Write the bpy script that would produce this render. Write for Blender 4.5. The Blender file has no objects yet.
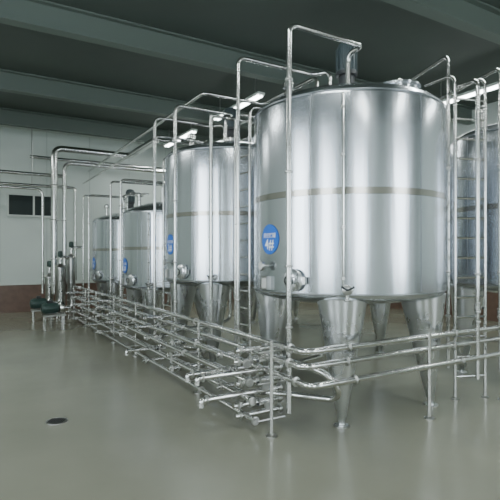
import bpy, bmesh, math, random
from mathutils import Vector, Matrix
random.seed(4)
ZOOM=None
# ---------- room frame: u runs along the tank rows, v runs across the hall ----------
U=Vector((-0.509,0.861,0)).normalized(); V=Vector((U.y,-U.x,0))
def P(u,v,z=0.0): return U*u+V*v+Vector((0,0,z))
ROT=math.atan2(V.y,V.x)
# ---------- materials ----------
def mat(name,col,rough=.5,metal=0.,noise=0.,nscale=(4,4,4),bump=0.,rvar=0.,emit=None,coat=0.,bscale=None,ndetail=4):
    m=bpy.data.materials.new(name); m.use_nodes=True
    nt=m.node_tree; b=nt.nodes['Principled BSDF']
    b.inputs['Base Color'].default_value=(*col,1); b.inputs['Roughness'].default_value=rough
    b.inputs['Metallic'].default_value=metal
    if coat: b.inputs['Coat Weight'].default_value=coat; b.inputs['Coat Roughness'].default_value=.12
    if emit:
        b.inputs['Emission Color'].default_value=(*emit[0],1); b.inputs['Emission Strength'].default_value=emit[1]
    if noise or bump or rvar:
        tc=nt.nodes.new('ShaderNodeTexCoord'); mp=nt.nodes.new('ShaderNodeMapping')
        mp.inputs['Scale'].default_value=nscale
        nt.links.new(tc.outputs['Object'],mp.inputs['Vector'])
        n=nt.nodes.new('ShaderNodeTexNoise'); n.inputs['Scale'].default_value=1; n.inputs['Detail'].default_value=ndetail
        nt.links.new(mp.outputs[0],n.inputs['Vector'])
        if noise:
            r=nt.nodes.new('ShaderNodeValToRGB')
            r.color_ramp.elements[0].position=.3; r.color_ramp.elements[1].position=.7
            r.color_ramp.elements[0].color=(*[c*(1-noise) for c in col],1)
            r.color_ramp.elements[1].color=(*[min(1,c*(1+noise)) for c in col],1)
            nt.links.new(n.outputs['Fac'],r.inputs['Fac']); nt.links.new(r.outputs[0],b.inputs['Base Color'])
        if rvar:
            mr=nt.nodes.new('ShaderNodeMapRange'); mr.inputs['To Min'].default_value=max(.02,rough-rvar); mr.inputs['To Max'].default_value=rough+rvar
            nt.links.new(n.outputs['Fac'],mr.inputs['Value']); nt.links.new(mr.outputs[0],b.inputs['Roughness'])
        if bump:
            bp=nt.nodes.new('ShaderNodeBump'); bp.inputs['Strength'].default_value=bump; bp.inputs['Distance'].default_value=.02
            n2=nt.nodes.new('ShaderNodeTexNoise'); n2.inputs['Scale'].default_value=1; n2.inputs['Detail'].default_value=2
            mp2=nt.nodes.new('ShaderNodeMapping'); mp2.inputs['Scale'].default_value=bscale or nscale
            nt.links.new(tc.outputs['Object'],mp2.inputs['Vector']); nt.links.new(mp2.outputs[0],n2.inputs['Vector'])
            nt.links.new(n2.outputs['Fac'],bp.inputs['Height']); nt.links.new(bp.outputs[0],b.inputs['Normal'])
    return m
M={}
M['shell']=mat('brushed_steel_shell',(.62,.65,.69),.23,1,noise=.06,nscale=(5,5,.6),rvar=.05,bump=.25,bscale=(5,5,.4))
M['band']=mat('polished_band',(.42,.40,.36),.2,1)
M['seam']=mat('weld_seam',(.34,.36,.38),.35,1)
M['leg']=mat('leg_steel',(.74,.76,.78),.28,1,rvar=.05,nscale=(6,6,3))
M['pipe']=mat('pipe_steel',(.66,.66,.64),.2,1,rvar=.05,nscale=(8,8,8))
M['clamp']=mat('clamp_steel',(.48,.48,.46),.28,1)
M['dark']=mat('dark_fitting',(.03,.033,.035),.4)
M['rubber']=mat('black_rubber',(.015,.015,.015),.6)
M['blue']=mat('blue_label',(.015,.14,.60),.4)
M['white']=mat('white_lettering',(.9,.92,.95),.5)
M['green']=mat('motor_green',(.035,.07,.06),.4)
M['motor']=mat('motor_grey_blue',(.05,.07,.075),.45)
M['gauge']=mat('gauge_face',(.6,.6,.58),.3)
M['wall']=mat('painted_wall_panel',(.62,.68,.64),.5,noise=.04,nscale=(.6,.6,.6))
M['tile']=mat('brown_wainscot',(.16,.10,.075),.35,noise=.15,nscale=(6,6,6))
M['ceil']=mat('ceiling_paint',(.075,.095,.082),.6,noise=.12,nscale=(.5,.5,.5))
M['beam']=mat('beam_paint',(.12,.15,.13),.5)
M['joint']=mat('wall_joint',(.45,.5,.46),.5)
M['trim']=mat('trim_light',(.6,.64,.6),.45)
M['glass']=mat('dark_glass',(.03,.04,.04),.1)
M['tube']=mat('lamp_tube',(1,1,1),.5,emit=((.93,1,.98),14))
M['glow_pane']=mat('added_glow_pane',(.8,.85,.9),.5,emit=((.84,.93,1),10.5))  # emissive pane of the added windows, bright enough to streak the steel
M['floor']=mat('sealed_floor',(.235,.235,.18),.22,noise=.12,nscale=(.7,.7,.7),rvar=.07,bump=.1,bscale=(2.5,2.5,2.5))
# ---------- mesh builder ----------
class Part:
    def __init__(s,name): s.name=name; s.v=[]; s.f=[]; s.m=[]; s.used=[]
    def mi(s,k):
        if k not in s.used: s.used.append(k)
        return s.used.index(k)
    def ring_strip(s,rings,k,closed=True,cap=True):
        n=len(rings[0]); b=len(s.v); mi=s.mi(k)
        for r in rings: s.v+= [Vector(p) for p in r]
        for i in range(len(rings)-1):
            for j in range(n if closed else n-1):
                a=b+i*n+j; c=b+i*n+(j+1)%n
                s.f.append((a,c,c+n,a+n)); s.m.append(mi)
        if cap and closed:
            s.f.append(tuple(b+j for j in reversed(range(n)))); s.m.append(mi)
            e=b+(len(rings)-1)*n
            s.f.append(tuple(e+j for j in range(n))); s.m.append(mi)
    def lathe(s,c,prof,k,n=24,axis=Vector((0,0,1)),cap=True):
        axis=Vector(axis).normalized(); t=Vector((1,0,0)) if abs(axis.x)<.9 else Vector((0,1,0))
        a=axis.cross(t).normalized(); b=axis.cross(a)
        rings=[[Vector(c)+axis*h+(a*math.cos(2*math.pi*i/n)+b*math.sin(2*math.pi*i/n))*max(r,1e-4) for i in range(n)] for r,h in prof]
        s.ring_strip(rings,k,cap=cap)
    def cyl(s,p,q,r,k,n=14,r2=None):
        p=Vector(p);q=Vector(q); d=q-p
        s.lathe(p,[(r,0),(r if r2 is None else r2,d.length)],k,n,d)
    def tube(s,pts,r,k='pipe',n=12,fil=.09):
        pts=[Vector(p) for p in pts]; path=[pts[0]]
        for i in range(1,len(pts)-1):
            a,b,c=pts[i-1],pts[i],pts[i+1]
            d1=(a-b);d2=(c-b); l=min(fil,d1.length*.48,d2.length*.48)
            p0=b+d1.normalized()*l; p2=b+d2.normalized()*l
            for t in range(7):
                t/=6; path.append(p0*(1-t)**2+b*2*t*(1-t)+p2*t*t)
        path.append(pts[-1])
        cl=[path[0]]
        for p in path[1:]:
            if (p-cl[-1]).length>1e-4: cl.append(p)
        path=cl
        tang=[(path[min(i+1,len(path)-1)]-path[max(i-1,0)]).normalized() for i in range(len(path))]
        t0=tang[0]; ref=Vector((0,0,1)) if abs(t0.z)<.9 else Vector((1,0,0))
        x=t0.cross(ref).normalized(); rings=[]
        for i,p in enumerate(path):
            t=tang[i]; x=(x-t*x.dot(t)).normalized(); y=t.cross(x)
            rings.append([p+(x*math.cos(2*math.pi*j/n)+y*math.sin(2*math.pi*j/n))*r for j in range(n)])
        s.ring_strip(rings,k)
    def clamp(s,p,d,r,k='clamp'):
        d=Vector(d).normalized()
        s.lathe(Vector(p)-d*.012,[(r*1.02,0),(r*1.45,.004),(r*1.5,.012),(r*1.45,.02),(r*1.02,.024)],k,14,d)
    def valve(s,p,d,r,h=Vector((0,0,1))):
        # butterfly valve: body disc between two clamps + stem and lever
        d=Vector(d).normalized(); h=Vector(h).normalized(); p=Vector(p)
        s.clamp(p-d*.045,d,r); s.clamp(p+d*.045,d,r)
        s.cyl(p-d*.03,p+d*.03,r*1.45,'pipe',14)
        s.cyl(p,p+h*r*2.4,r*.35,'clamp',8)
        s.cyl(p+h*r*2.2,p+h*r*2.9,r*.5,'dark',8)
        s.tube([p+h*r*2.6,p+h*r*2.6+d*.05,p+h*r*2.9+d*.12],.007,'clamp',8,.02)
    def box(s,c,sx,sy,sz,k,x=V,y=U):
        b=len(s.v); mi=s.mi(k); z=Vector((0,0,1)); c=Vector(c)
        for dz in(-1,1):
            for dx,dy in((-1,-1),(1,-1),(1,1),(-1,1)): s.v.append(c+x*dx*sx/2+y*dy*sy/2+z*dz*sz/2)
        for q in((3,2,1,0),(4,5,6,7),(0,1,5,4),(1,2,6,5),(2,3,7,6),(3,0,4,7)):
            s.f.append(tuple(b+i for i in q)); s.m.append(mi)
    def build(s,parent=None,origin=Vector((0,0,0)),smooth=True,rot=0,bevel=0):
        R=Matrix.Rotation(-rot,3,'Z')
        me=bpy.data.meshes.new(s.name); me.from_pydata([R@(p-origin) for p in s.v],[],s.f)
        for k in s.used: me.materials.append(M[k])
        me.polygons.foreach_set('material_index',s.m)
        bm=bmesh.new(); bm.from_mesh(me); bmesh.ops.recalc_face_normals(bm,faces=bm.faces); bm.to_mesh(me); bm.free()
        if smooth:
            me.shade_smooth(); me.set_sharp_from_angle(angle=math.radians(35))
        o=bpy.data.objects.new(s.name,me); bpy.context.collection.objects.link(o)
        if parent: o.parent=parent
        else: o.location=origin; o.rotation_euler=(0,0,rot)
        if bevel:
            md=o.modifiers.new('bevel','BEVEL'); md.width=bevel; md.segments=2
        return o
def empty(name,loc):
    e=bpy.data.objects.new(name,None); e.location=loc; e.empty_display_size=.2
    bpy.context.collection.objects.link(e); return e
def group(name,loc,parts):
    e=empty(name,loc)
    for p in parts: p.build(e,Vector(loc))
    return e
# ---------- tank ----------
def text_on_tank(body,size,zc,C,R,ang,parent,name,off=.012):
    cu=bpy.data.curves.new(name,'FONT'); cu.body=body; cu.size=size; cu.align_x='CENTER'; cu.align_y='CENTER'; cu.offset=size*off
    to=bpy.data.objects.new(name+'_tmp',cu); bpy.context.collection.objects.link(to)
    dg=bpy.context.evaluated_depsgraph_get(); me=bpy.data.meshes.new_from_object(to.evaluated_get(dg))
    bpy.data.objects.remove(to)
    for v in me.vertices:
        a=ang+v.co.x/R; z=zc+v.co.y
        v.co=Vector((math.cos(a)*(R+.008),math.sin(a)*(R+.008),z))
    me.materials.clear(); me.materials.append(M['white']); me.name=name
    o=bpy.data.objects.new(name,me); bpy.context.collection.objects.link(o); o.parent=parent
def tank(u,v,R,zb,zt,num=None,simple=False):
    C=P(u,v); O=Vector((C.x,C.y,0))
    e=empty('stainless_storage_tank',O)
    s=Part('shell')
    H=zt-zb
    prof=[(.02,zb-.14),(R*.5,zb-.09),(R*.88,zb-.035),(R*.96,zb-.008),(R*.99,zb+.02),(R,zb+.05)]
    prof+=[(R,zb+.055+ (H-.16)*i/6) for i in range(7)]
    prof+=[(R*.995,zt-.07),(R*.975,zt-.035),(R*.94,zt-.008),(R*.88,zt+.02),(R*.5,zt+.13),(.1,zt+.2)]
    s.lathe(O,prof,'shell',128)
    zband=zb+H*.5
    s.lathe(O,[(R-.002,zband-.032),(R+.005,zband-.03),(R+.005,zband+.03),(R-.002,zband+.032)],'band',128,cap=False)
    for zz in (zt-.075,zb+.05):
        s.lathe(O,[(R-.002,zz-.006),(R+.004,zz-.004),(R+.004,zz+.004),(R-.002,zz+.006)],'seam',128,cap=False)
    for a in (-60,-120,-165,30,100,160):
        a=math.radians(a)+.0; d=Vector((math.cos(a),math.sin(a),0)); t=Vector((-d.y,d.x,0))
        s.box(O+d*(R)+Vector((0,0,(zb+zt)/2)),.006,.006,H-.14,'seam',d,t)
    s.build(e,O)
    # legs
    L=Part('legs')
    for k in range(4):
        d=(U*(-1 if k in(0,1) else 1)+V*(-1 if k in(0,2) else 1)).normalized()
        rr=R*.86; top=O+d*rr*.9; foot=O+d*rr
        n=24; rings=[]
        for f,r in((0,.06),(.012,.06),(.013,.032),(.06,.036),(.075,.045),(.97,.235),(1.0,.242)):
            zz=f*(zb+.0); c=foot.lerp(top,f); c.z=zz
            rings.append([c+Vector((math.cos(2*math.pi*i/n),math.sin(2*math.pi*i/n),0))*r for i in range(n)])
        L.ring_strip(rings,'leg')
        c=foot.copy(); L.lathe(c,[(.075,0),(.075,.01),(.03,.018)],'clamp',20)
        c=top.copy(); c.z=zb
        L.lathe(c,[(.24,-.01),(.243,.0),(.2,.04)],'leg',24)
    L.build(e,O)
    T=Part('top_fittings'); c=O+Vector((0,0,zt))
    T.lathe(c,[(.13,.17),(.13,.24),(.17,.24),(.17,.27),(.1,.28)],'pipe',20)
    T.lathe(c,[(.09,.28),(.09,.4),(.12,.41),(.12,.45)],'dark',20)
    T.lathe(c,[(.1,.45),(.105,.47),(.105,.72),(.09,.76),(.03,.78)],'motor',20)
    for i in range(12):
        a=i*math.pi/6; d=Vector((math.cos(a),math.sin(a),0)); T.box(c+d*.11+Vector((0,0,.59)),.02,.006,.24,'motor',d,Vector((-d.y,d.x,0)))
    m=c+U*-.5+V*.25
    T.lathe(m,[(.22,.05),(.22,.16),(.24,.16),(.24,.18),(.12,.215),(.02,.22)],'shell',28)
    T.tube([m+Vector((0,0,.2)),m+Vector((0,0,.27)),m+V*.15+Vector((0,0,.27))],.012,'pipe')
    T.lathe(c+V*-.5+U*.4,[(.04,.05),(.04,.3),(.07,.31),(.07,.36),(.02,.4)],'pipe',16)
    T.build(e,O)
    if simple: return e
    F=Part('front_fittings')
    def pt(a,off,z):
        a=math.radians(a); return O+Vector((math.cos(a)*(R+off),math.sin(a)*(R+off),z))
    def dr(a): a=math.radians(a); return Vector((math.cos(a),math.sin(a),0))
    # thin sight-level tube on the front
    a=-103
    F.tube([pt(a,-.01,zt-.12),pt(a,.05,zt-.12),pt(a,.05,zb+.1),pt(a,-.01,zb+.1)],.013,'pipe',10,.03)
    for zz in(zt-.25,zb+H*.66,zb+H*.33,zb+.2): F.cyl(pt(a,-.01,zz),pt(a,.06,zz),.008,'clamp',8); F.lathe(pt(a,.05,zz)-Vector((0,0,.012)),[(.02,0),(.02,.024)],'clamp',10)
    # outlet / sample valve low on the front
    p=pt(-101,0,zb+.1); d=dr(-101); t=Vector((-d.y,d.x,0))
    F.cyl(p-d*.02,p+d*.1,.026,'pipe'); F.clamp(p+d*.04,d,.028); F.lathe(p+d*.09,[(.03,0),(.045,.01),(.045,.05),(.03,.06)],'clamp',16,d)
    F.tube([p+d*.12,p+d*.12+Vector((0,0,-.1))],.018,'pipe'); F.clamp(p+d*.12+Vector((0,0,-.09)),(0,0,1),.02)
    F.tube([p+d*.15-t*.05+Vector((0,0,.03)),p+d*.17,p+d*.15+t*.06+Vector((0,0,.03))],.009,'dark',8,.02)
    # side manway with hinged lid and handwheel
    a=-129; p=pt(a,-.02,zb+.17); d=dr(a); t=Vector((-d.y,d.x,0))
    F.lathe(p,[(.095,0),(.095,.045),(.108,.045),(.108,.06),(.09,.075),(.04,.09),(.01,.092)],'leg',32,d)
    F.cyl(p+d*.08,p+d*.14,.01,'clamp')
    rim=[p+d*.13+(t*math.cos(i*math.pi/8)+Vector((0,0,1))*math.sin(i*math.pi/8))*.045 for i in range(17)]
    F.tube(rim,.007,'dark',8,.004)
    F.tube([rim[0],rim[8]],.006,'clamp',8); F.tube([rim[4],rim[12]],.006,'clamp',8)
    F.box(p+t*.115+d*.045,.03,.04,.07,'clamp',d,t)
    # thermometer + control box near label
    a=-150; p=pt(a,0,zb+.3); d=dr(a); t=Vector((-d.y,d.x,0))
    F.cyl(p-d*.02,p+d*.07,.012,'clamp'); F.lathe(p+d*.06,[(.045,0),(.045,.03),(.038,.034)],'clamp',20,d); F.lathe(p+d*.0945,[(.037,0),(.036,.001)],'gauge',20,d)
    p=pt(a,.02,zb+.13); F.box(p,.06,.1,.13,'clamp',d,t); F.box(p+d*.031,.004,.08,.1,'gauge',d,t)
    F.build(e,O)
    if num:
        a0=math.radians(-148.5); zc=zb+H*.285; r=.15
        D=Part('number_disc'); rings=[]
        for q in range(0,9):
            rad=r*q/8+1e-4
            rings.append([O+Vector((math.cos(a0+rad*math.cos(w*math.pi/20)/R)*(R+.005),math.sin(a0+rad*math.cos(w*math.pi/20)/R)*(R+.005),zc+rad*math.sin(w*math.pi/20))) for w in range(40)])
        D.ring_strip(rings,'blue',cap=False)
        D.build(e,O)
        text_on_tank(num+'#',.145,zc-.055,O,R,a0,e,'number_text',.014)
        text_on_tank('原奶贮罐',.054,zc+.035,O,R,a0,e,'caption_text',.006)
    return e
VR=3.65
UT=[4.06,6.79,9.52,12.25]
tank(UT[0],VR,1.03,1.19,3.18,'4')
tank(UT[1],VR,1.03,1.19,3.18,'3')
tank(UT[2],VR,.93,.94,2.52,'2')
tank(UT[3],VR,.93,.94,2.52,'1')
# second row behind
for i,uu in enumerate((3.55,6.3,9.1)): tank(uu,6.45,1.03,1.19,3.18,simple=True)
# ---------- floor-level pipe rack ----------
pr=Part('long_runs'); r=.027
cols=[(2.22,[.12,.28,.44,.60]),(2.42,[.2,.36,.52,.66,.79])]
uend=12.9
for ci,(vv,zs) in enumerate(cols):
    for i,z in enumerate(zs):
        if ci==1 and i>=2:      # these turn the corner and run across in front of the near tank
            uc=3.12+.1*(i-2)-(.12 if i==4 else 0)
            pr.tube([P(uend,vv,z),P(uc,vv,z),P(uc,6.6+.05*i,z)],r*1.08,fil=.11)
            for v2 in(2.9,4.35,5.4): pr.clamp(P(uc,v2,z),V,r*1.08)
            pr.clamp(P(uc+.2,vv,z),U,r*1.08)
        else:
            us=3.66+.05*i+ci*.1
            pr.tube([P(uend,vv,z),P(us,vv,z)],r)
            pr.clamp(P(us,vv,z),U,r); pr.lathe(P(us-.012,vv,z),[(r*1.2,0),(r*1.2,.02)],'clamp',14,U)
        for k in range(4):
            uu=4.8+k*2.3+((i*37+ci*17)%10)*.12
            if uu<uend: pr.clamp(P(uu,vv,z),U,r)
# combs / valve manifolds in front of each tank
cm=Part('valve_manifolds')
def comb(u0,zs,reach,valves=(1,4)):
    for j,z in enumerate(zs):
        rc=reach[j%len(reach)]; v0=2.2-rc
        cm.tube([P(u0,v0,z-(.06 if rc>.25 else 0)),P(u0,v0,z),P(u0,2.6,z)] if rc>.25 else [P(u0,v0,z),P(u0,2.6,z)],r*.95,fil=.045)
        cm.clamp(P(u0,v0+.05,z),V,r)
        if j in valves: cm.valve(P(u0,2.32,z),V,r,-U)
        cm.clamp(P(u0,2.6,z),V,r); cm.lathe(P(u0,2.6,z),[(r*1.3,0),(r*1.3,.02)],'clamp',12,V)
comb(3.85,[.12,.22,.32,.42,.52,.62,.72],[.08,.1,.42,.08,.46,.1],(1,3,5))
comb(4.3,[.28,.44,.60],[.05,.36,.05],(1,))
comb(5.6,[.2,.36,.52],[.06,.08],(0,2))
comb(6.55,[.12,.28,.44,.60,.72],[.08,.3,.06,.2],(1,3))
comb(8.4,[.28,.44,.60],[.08,.15],(1,))
comb(9.4,[.12,.28,.44,.60,.72],[.08,.25,.06],(1,3))
comb(11.8,[.12,.28,.44,.60,.72],[.08,.2,.06],(1,3))
# risers and outlet links per tank
rs=Part('risers')
for i,ut in enumerate(UT):
    zt=3.18 if i<2 else 2.52; zb=1.19 if i<2 else .94; zz=zt+.5
    rs.tube([P(ut-.52,2.5,.18),P(ut-.52,2.5,zz),P(ut-.52,VR-.25,zz),P(ut-.3,VR-.25,zz),P(ut-.3,VR-.25,zt+.1)],.025,fil=.1)
    for z in(.95,1.5,2.35,zt): rs.clamp(P(ut-.52,2.5,z),(0,0,1),.025)
    if i==1: rs.tube([P(ut+.1,2.42,.3),P(ut+.1,2.42,zz-.3),P(ut+.1,VR-.45,zz-.3),P(ut+.1,VR-.45,zt+.08)],.02 ,fil=.1)
    rs.tube([P(ut+.6,2.6,.3),P(ut+.6,2.6,zt+.62),P(ut+.6,VR,zt+.62),P(ut+.4,VR+.1,zt+.62),P(ut+.4,VR+.1,zt+.1)],.022,fil=.1)
    for z in(1.1,zt-.4): rs.clamp(P(ut+.6,2.6,z),(0,0,1),.022)
    # outlet from dish centre down and forward to the rack
    rs.tube([P(ut,VR,zb-.1),P(ut,VR,.55),P(ut-.1,2.42,.45)],.027,fil=.12)
    rs.valve(P(ut-.02,VR-.35,.54),V,.027)
    # drooping loop
    rs.tube([P(ut-.25,2.42,.66),P(ut-.62,2.6,.62),P(ut-.8,2.72,.55),P(ut-.86,2.8,.42),P(ut-.75,2.85,.3),P(ut-.3,2.6,.28),P(ut-.1,2.42,.28)],.028,fil=.2)
    rs.clamp(P(ut-.835,2.765,.48),(0.1,0,1),.028)
# overhead line linking the tank tops
rs.tube([P(13.6,2.9,3.9),P(6.2,2.9,3.9),P(6.2,3.9,3.9),P(4.9,3.9,3.9),P(4.9,3.9,3.3)],.025)
rs.tube([P(13.6,2.75,3.55),P(7.8,2.75,3.55),P(7.8,3.5,3.55),P(7.4,3.5,3.55),P(7.4,3.5,3.2)],.025)
rs.tube([P(5.75,2.8,3.45),P(5.75,4.3,3.45),P(7.2,4.3,3.45)],.022)
rs.tube([P(5.75,2.8,.5),P(5.75,2.8,3.45)],.022)
# vertical pipes right of the near tank
rp=rs
for (uu,vv,zt) in((3.6,4.78,3.9),(3.2,5.15,3.7),(3.12,4.62,3.45)):
    rp.tube([P(uu,vv,.3),P(uu,vv,zt),P(uu+.9,vv+.3,zt)],.022)
    for z in(.9,1.4,2.6): rp.clamp(P(uu,vv,z),(0,0,1),.022)
rp.valve(P(3.12,4.62,1.05),(0,0,1),.024,-U); rp.valve(P(3.2,5.15,.95),(0,0,1),.024,-U)
# posts carrying the rack
ps=Part('rack_posts')
for uu in (3.55,5.1,7.5,8.8,10.2,11.2,12.6):
    vv=2.32
    ps.cyl(P(uu,vv,.0),P(uu,vv,.84),.017,'pipe',12); ps.lathe(P(uu,vv,0),[(.05,0),(.05,.01),(.02,.02)],'clamp',16)
    for z in (.155,.475,.75): ps.cyl(P(uu,2.18,z),P(uu,2.46,z),.009,'clamp',8)
for vv in(3.9,5.1,6.2):
    ps.cyl(P(3.15,vv,.0),P(3.15,vv,.84),.017,'pipe',12); ps.lathe(P(3.15,vv,0),[(.05,0),(.05,.01),(.02,.02)],'clamp',16)
group('process_pipe_rack',P(7,2.4),[pr,cm,rs,ps])
# ---------- ladders ----------
def ladder(ua,va,ub,vb,z0,z1,hook=None):
    L=Part('rails_and_rungs'); a=P(ua,va); b=P(ub,vb)
    for q in(a,b):
        pts=[q+Vector((0,0,z0)),q+Vector((0,0,z1))]
        if hook is not None: pts+=[q+Vector((0,0,z1))+hook]
        L.tube(pts,.019,fil=.12)
        L.lathe(q+Vector((0,0,z0)),[(.04,0),(.04,.01),(.018,.02)],'clamp',12)
    n=int((z1-z0-.2)/.22)
    for i in range(n): L.cyl(a+Vector((0,0,z0+.25+i*.22)),b+Vector((0,0,z0+.25+i*.22)),.014,'pipe',8)
    group('access_ladder',(a+b)/2,[L])
ladder(5.28,3.12,5.66,3.12,0,3.5,V*.5)
ladder(8.0,3.12,8.4,3.12,0,3.4,V*.5)
ladder(10.7,3.12,11.1,3.12,0,3.0,V*.5)
ladder(3.42,4.66,3.3,5.02,0,3.6,U*.4)
# ---------- overhead pipes at far end ----------
fp=Part('pipes')
fp.tube([P(13.9,-3.9,3.75),P(13.9,2.35,3.75)],.05)
fp.tube([P(13.9,-3.9,3.45),P(13.9,2.6,3.45),P(13.9,2.6,.9)],.04)
fp.tube([P(13.2,1.95,.6),P(13.2,1.95,4.35),P(13.2,3.9,4.35),P(11,3.9,4.35)],.085,fil=.22)
fp.tube([P(13.2,2.2,.6),P(13.2,2.2,4.0),P(13.2,5.5,4.0)],.055,fil=.2)
fp.tube([P(13.4,1.7,.6),P(13.4,1.7,3.3),P(13.4,0.4,3.3),P(14.6,.4,3.3)],.035,fil=.2)
fp.tube([P(14.4,1.5,4.3),P(14.4,6.5,4.3)],.05)
for v in(-2.5,-.5,1.5):
    fp.cyl(P(13.9,v,3.4),P(13.9,v,5.2),.012,'clamp',8)
for z in(1.5,2.5,3.4): fp.clamp(P(13.2,1.95,z),(0,0,1),.085); fp.clamp(P(13.2,2.2,z),(0,0,1),.055)
group('overhead_pipework',P(13.3,2),[fp])
# ---------- pumps ----------
def pump(u,v,zbase=.25):
    a=Part('motor'); c=P(u,v,zbase+.12)
    a.lathe(c,[(.02,0),(.11,.01),(.12,.05),(.12,.3),(.1,.36),(.03,.38)],'green',20,-V)
    for i in range(14):
        an=i*math.pi/7; d=U*math.cos(an)+Vector((0,0,math.sin(an)))
        a.cyl(c-V*.06+d*.12,c-V*.3+d*.12,.008,'green',6)
    a.box(c-V*.18+Vector((0,0,.15)),.1,.1,.06,'dark')
    b=Part('volute'); b.lathe(c,[(.04,0),(.13,.02),(.15,.05),(.15,.1),(.1,.13),(.04,.14)],'pipe',24,V)
    b.tube([c+V*.1,c+V*.3,c+V*.3+Vector((0,0,.25))],.035); b.tube([c+V*.07+U*.1,c+V*.07+U*.1+Vector((0,0,.6))],.03)
    b.valve(c+V*.07+U*.1+Vector((0,0,.38)),(0,0,1),.032,-U)
    l=Part('base'); l.box(P(u,v-.1,zbase-.04),.5,.28,.04,'clamp')
    for du in(-.11,.11):
        for dv in(-.3,.1): l.cyl(P(u+du,v+dv,0),P(u+du,v+dv,zbase-.03),.02,'pipe',10)
    group('centrifugal_pump',P(u,v),[a,b,l])
pump(11.9,1.85); pump(12.7,1.7,.3)
# valve block / filter housings near pumps
vb=Part('housings')
for (u,v,z,h,rr) in((12.9,2.05,0,1.25,.12),(13.3,1.85,0,1.0,.11),(13.1,2.35,0,1.5,.1)):
    vb.lathe(P(u,v,z),[(rr*.8,.25),(rr,.3),(rr,h),(rr*1.15,h),(rr*1.15,h+.04),(rr*.7,h+.1),(.03,h+.14)],'clamp',20)
    for k in range(3):
        an=k*2.1; o=Vector((math.cos(an),math.sin(an),0))*rr*.85; vb.cyl(P(u,v,0)+o,P(u,v,.35)+o,.015,'pipe',8)
    vb.tube([P(u,v,h+.1),P(u,v,h+.3),P(u,v+.3,h+.3)],.03); vb.lathe(P(u,v,h+.3),[(.05,0),(.06,.02),(.06,.12),(.04,.15)],'green',14)
group('filter_housings',P(13,2.0),[vb])
# ---------- room ----------
u0,u1,v0,v1,ZC=-5.,14.9,-4.5,11.,5.3
def slab(name,uc,vc,zc,su,sv,sz,k):
    p=Part(name); p.box(P(uc,vc,zc),sv,su,sz,k); return p.build(None,P(uc,vc,zc),smooth=False,rot=ROT)
um,vm=(u0+u1)/2,(v0+v1)/2; LU,LV=u1-u0,v1-v0
slab('floor',um,vm,-.1,LU+.4,LV+.4,.2,'floor')
slab('ceiling',um,vm,ZC+.1,LU+.4,LV+.4,.2,'ceil')
slab('wall_far',u1+.1,vm,ZC/2,.2,LV,ZC,'wall')
slab('wall_near',u0-.1,vm,ZC/2,.2,LV,ZC,'wall')
slab('wall_left',um,v0-.1,ZC/2,LU,.2,ZC,'wall')
slab('wall_right',um,v1+.1,ZC/2,LU,.2,ZC,'wall')
slab('baseboard_far',u1-.01,vm,.38,.02,LV,.76,'tile')
slab('baseboard_right',um,v1-.01,.38,LU,.02,.76,'tile')
slab('trim_1',u1-.03,vm,ZC-.1,.06,LV,.12,'trim')
slab('trim_2',u1-.02,vm,.78,.04,LV,.04,'trim')
pj=Part('trim_3')
for k in range(13): pj.box(P(u1-.004,-4+k*1.2,3),.012,.01,4.3,'joint')
pj.build(None,P(u1,vm,0),smooth=False,rot=ROT)
# ceiling beams
for k,uu in enumerate((-2,1.2,4.4,7.6,10.8,13.6)):
    b=Part('ceiling_beam'); b.box(P(uu,vm,ZC-.02),LV,.2,.03,'beam'); b.box(P(uu,vm,ZC-.2),LV,.03,.36,'beam'); b.box(P(uu,vm,ZC-.38),LV,.2,.03,'beam')
    b.build(None,P(uu,vm,ZC-.2),smooth=False,rot=ROT)
# dark window in far wall
w=Part('added_window_1'); w.box(P(u1-.03,.95+.7,3.0),1.3,.04,.55,'glass')
for dv in(-.66,0,.66): w.box(P(u1-.05,1.65+dv,3.0),.05,.05,.62,'trim')
for dz in(-.3,.3): w.box(P(u1-.05,1.65,3.0+dz),1.37,.05,.05,'trim')
w.build(None,P(u1,1.65,3.0),smooth=False,rot=ROT)
# unseen glowing windows added on left and near walls, placed for tank highlights
n=2
def added_win(uc,vc,along,width,z0,z1):
    global n
    p=Part('added_window_%d'%n); n+=1
    if along=='u':
        s=1 if vc<0 else -1
        p.box(P(uc,vc+s*.02,(z0+z1)/2),.02,width,z1-z0,'glow_pane')
        for q in range(4): p.box(P(uc-width/2+q*width/3,vc+s*.05,(z0+z1)/2),.07,.07,z1-z0+.1,'trim')
        for zz in(z0,(z0+z1)/2,z1): p.box(P(uc,vc+s*.05,zz),.07,width,.06,'trim')
    else:
        p.box(P(uc+.02,vc,(z0+z1)/2),width,.02,z1-z0,'glow_pane')
        for q in range(4): p.box(P(uc+.05,vc-width/2+q*width/3,(z0+z1)/2),.07,.07,z1-z0+.1,'trim')
        for zz in(z0,(z0+z1)/2,z1): p.box(P(uc+.05,vc,zz),width,.07,.06,'trim')
    p.build(None,P(uc,vc,(z0+z1)/2),smooth=False,rot=ROT)
for uc in(-.2,4.3): added_win(uc,v0,'u',2.2,1.0,4.3)  # added out of view, spaced for bright strips on the front tanks
for vc in(-1.2,6.4): added_win(u0,vc,'v',2.4,1.0,4.3)  # added behind the camera to reflect in the near tank
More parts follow.
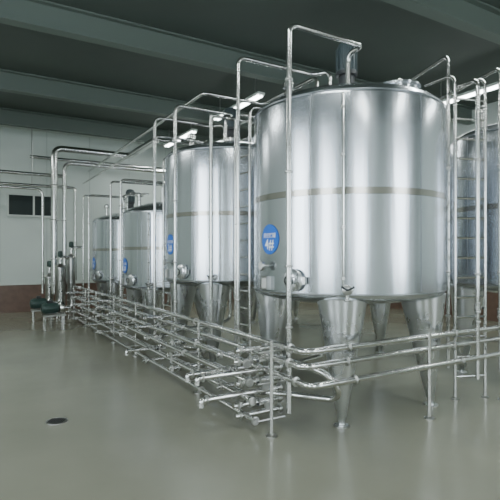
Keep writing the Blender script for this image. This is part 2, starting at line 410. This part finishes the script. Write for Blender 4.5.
# floor drain
d=Part('floor_drain'); c=Vector((-1.86,4.62,0))
d.lathe(c,[(.1,-.005),(.1,.006),(.085,.008),(.08,.003)],'clamp',28); 
for i in range(-3,4): d.box(c+Vector((i*.022,0,.006)),.01,.14,.006,'rubber',Vector((1,0,0)),Vector((0,1,0)))
d.build(None,c)
# luminaires
def lum(uc,vc,power=50):
    p=Part('luminaire_body'); p.box(P(uc,vc,ZC-.42),.16,2.1,.05,'trim')
    q=Part('lamp_tubes')
    for dv in(-.04,.04): q.cyl(P(uc-1,vc+dv,ZC-.465),P(uc+1,vc+dv,ZC-.465),.018,'tube',10)
    h=Part('hangers')
    for du in(-.8,.8): h.cyl(P(uc+du,vc,ZC),P(uc+du,vc,ZC-.4),.008,'clamp',6)
    e=group('fluorescent_luminaire',P(uc,vc,ZC-.42),[p,q,h])
    L=bpy.data.lights.new('lamp_light','AREA'); L.shape='RECTANGLE'; L.size=.14; L.size_y=2.0; L.energy=power; L.color=(.93,1,.98)
    o=bpy.data.objects.new('lamp_light',L); bpy.context.collection.objects.link(o); o.parent=e
    o.location=(0,0,-.09); o.rotation_euler=(0,0,ROT)
for uc in(-1.5,2.8,9.3,12.6): lum(uc,5.15)
for uc in(-1.5,2.2): lum(uc,1.2)
for uc in(8,12.5): lum(uc,-1.5,70)
for uc in(1,6,11): lum(uc,8.8)
# ---------- world, camera ----------
w=bpy.data.worlds.new('World'); bpy.context.scene.world=w; w.use_nodes=True
w.node_tree.nodes['Background'].inputs[0].default_value=(.5,.6,.65,1); w.node_tree.nodes['Background'].inputs[1].default_value=.3
cam=bpy.data.cameras.new('camera'); cam.sensor_width=36; cam.lens=36*480/500; cam.shift_y=5/500
if ZOOM: cam.lens*=ZOOM[2]; cam.shift_x=(ZOOM[0]-250)/500*ZOOM[2]; cam.shift_y=(250-ZOOM[1]+5)/500*ZOOM[2]
co=bpy.data.objects.new('camera',cam); bpy.context.collection.objects.link(co)
co.location=(0,0,1.6); co.rotation_euler=(math.pi/2,0,0); cam.clip_start=.05
bpy.context.scene.camera=co
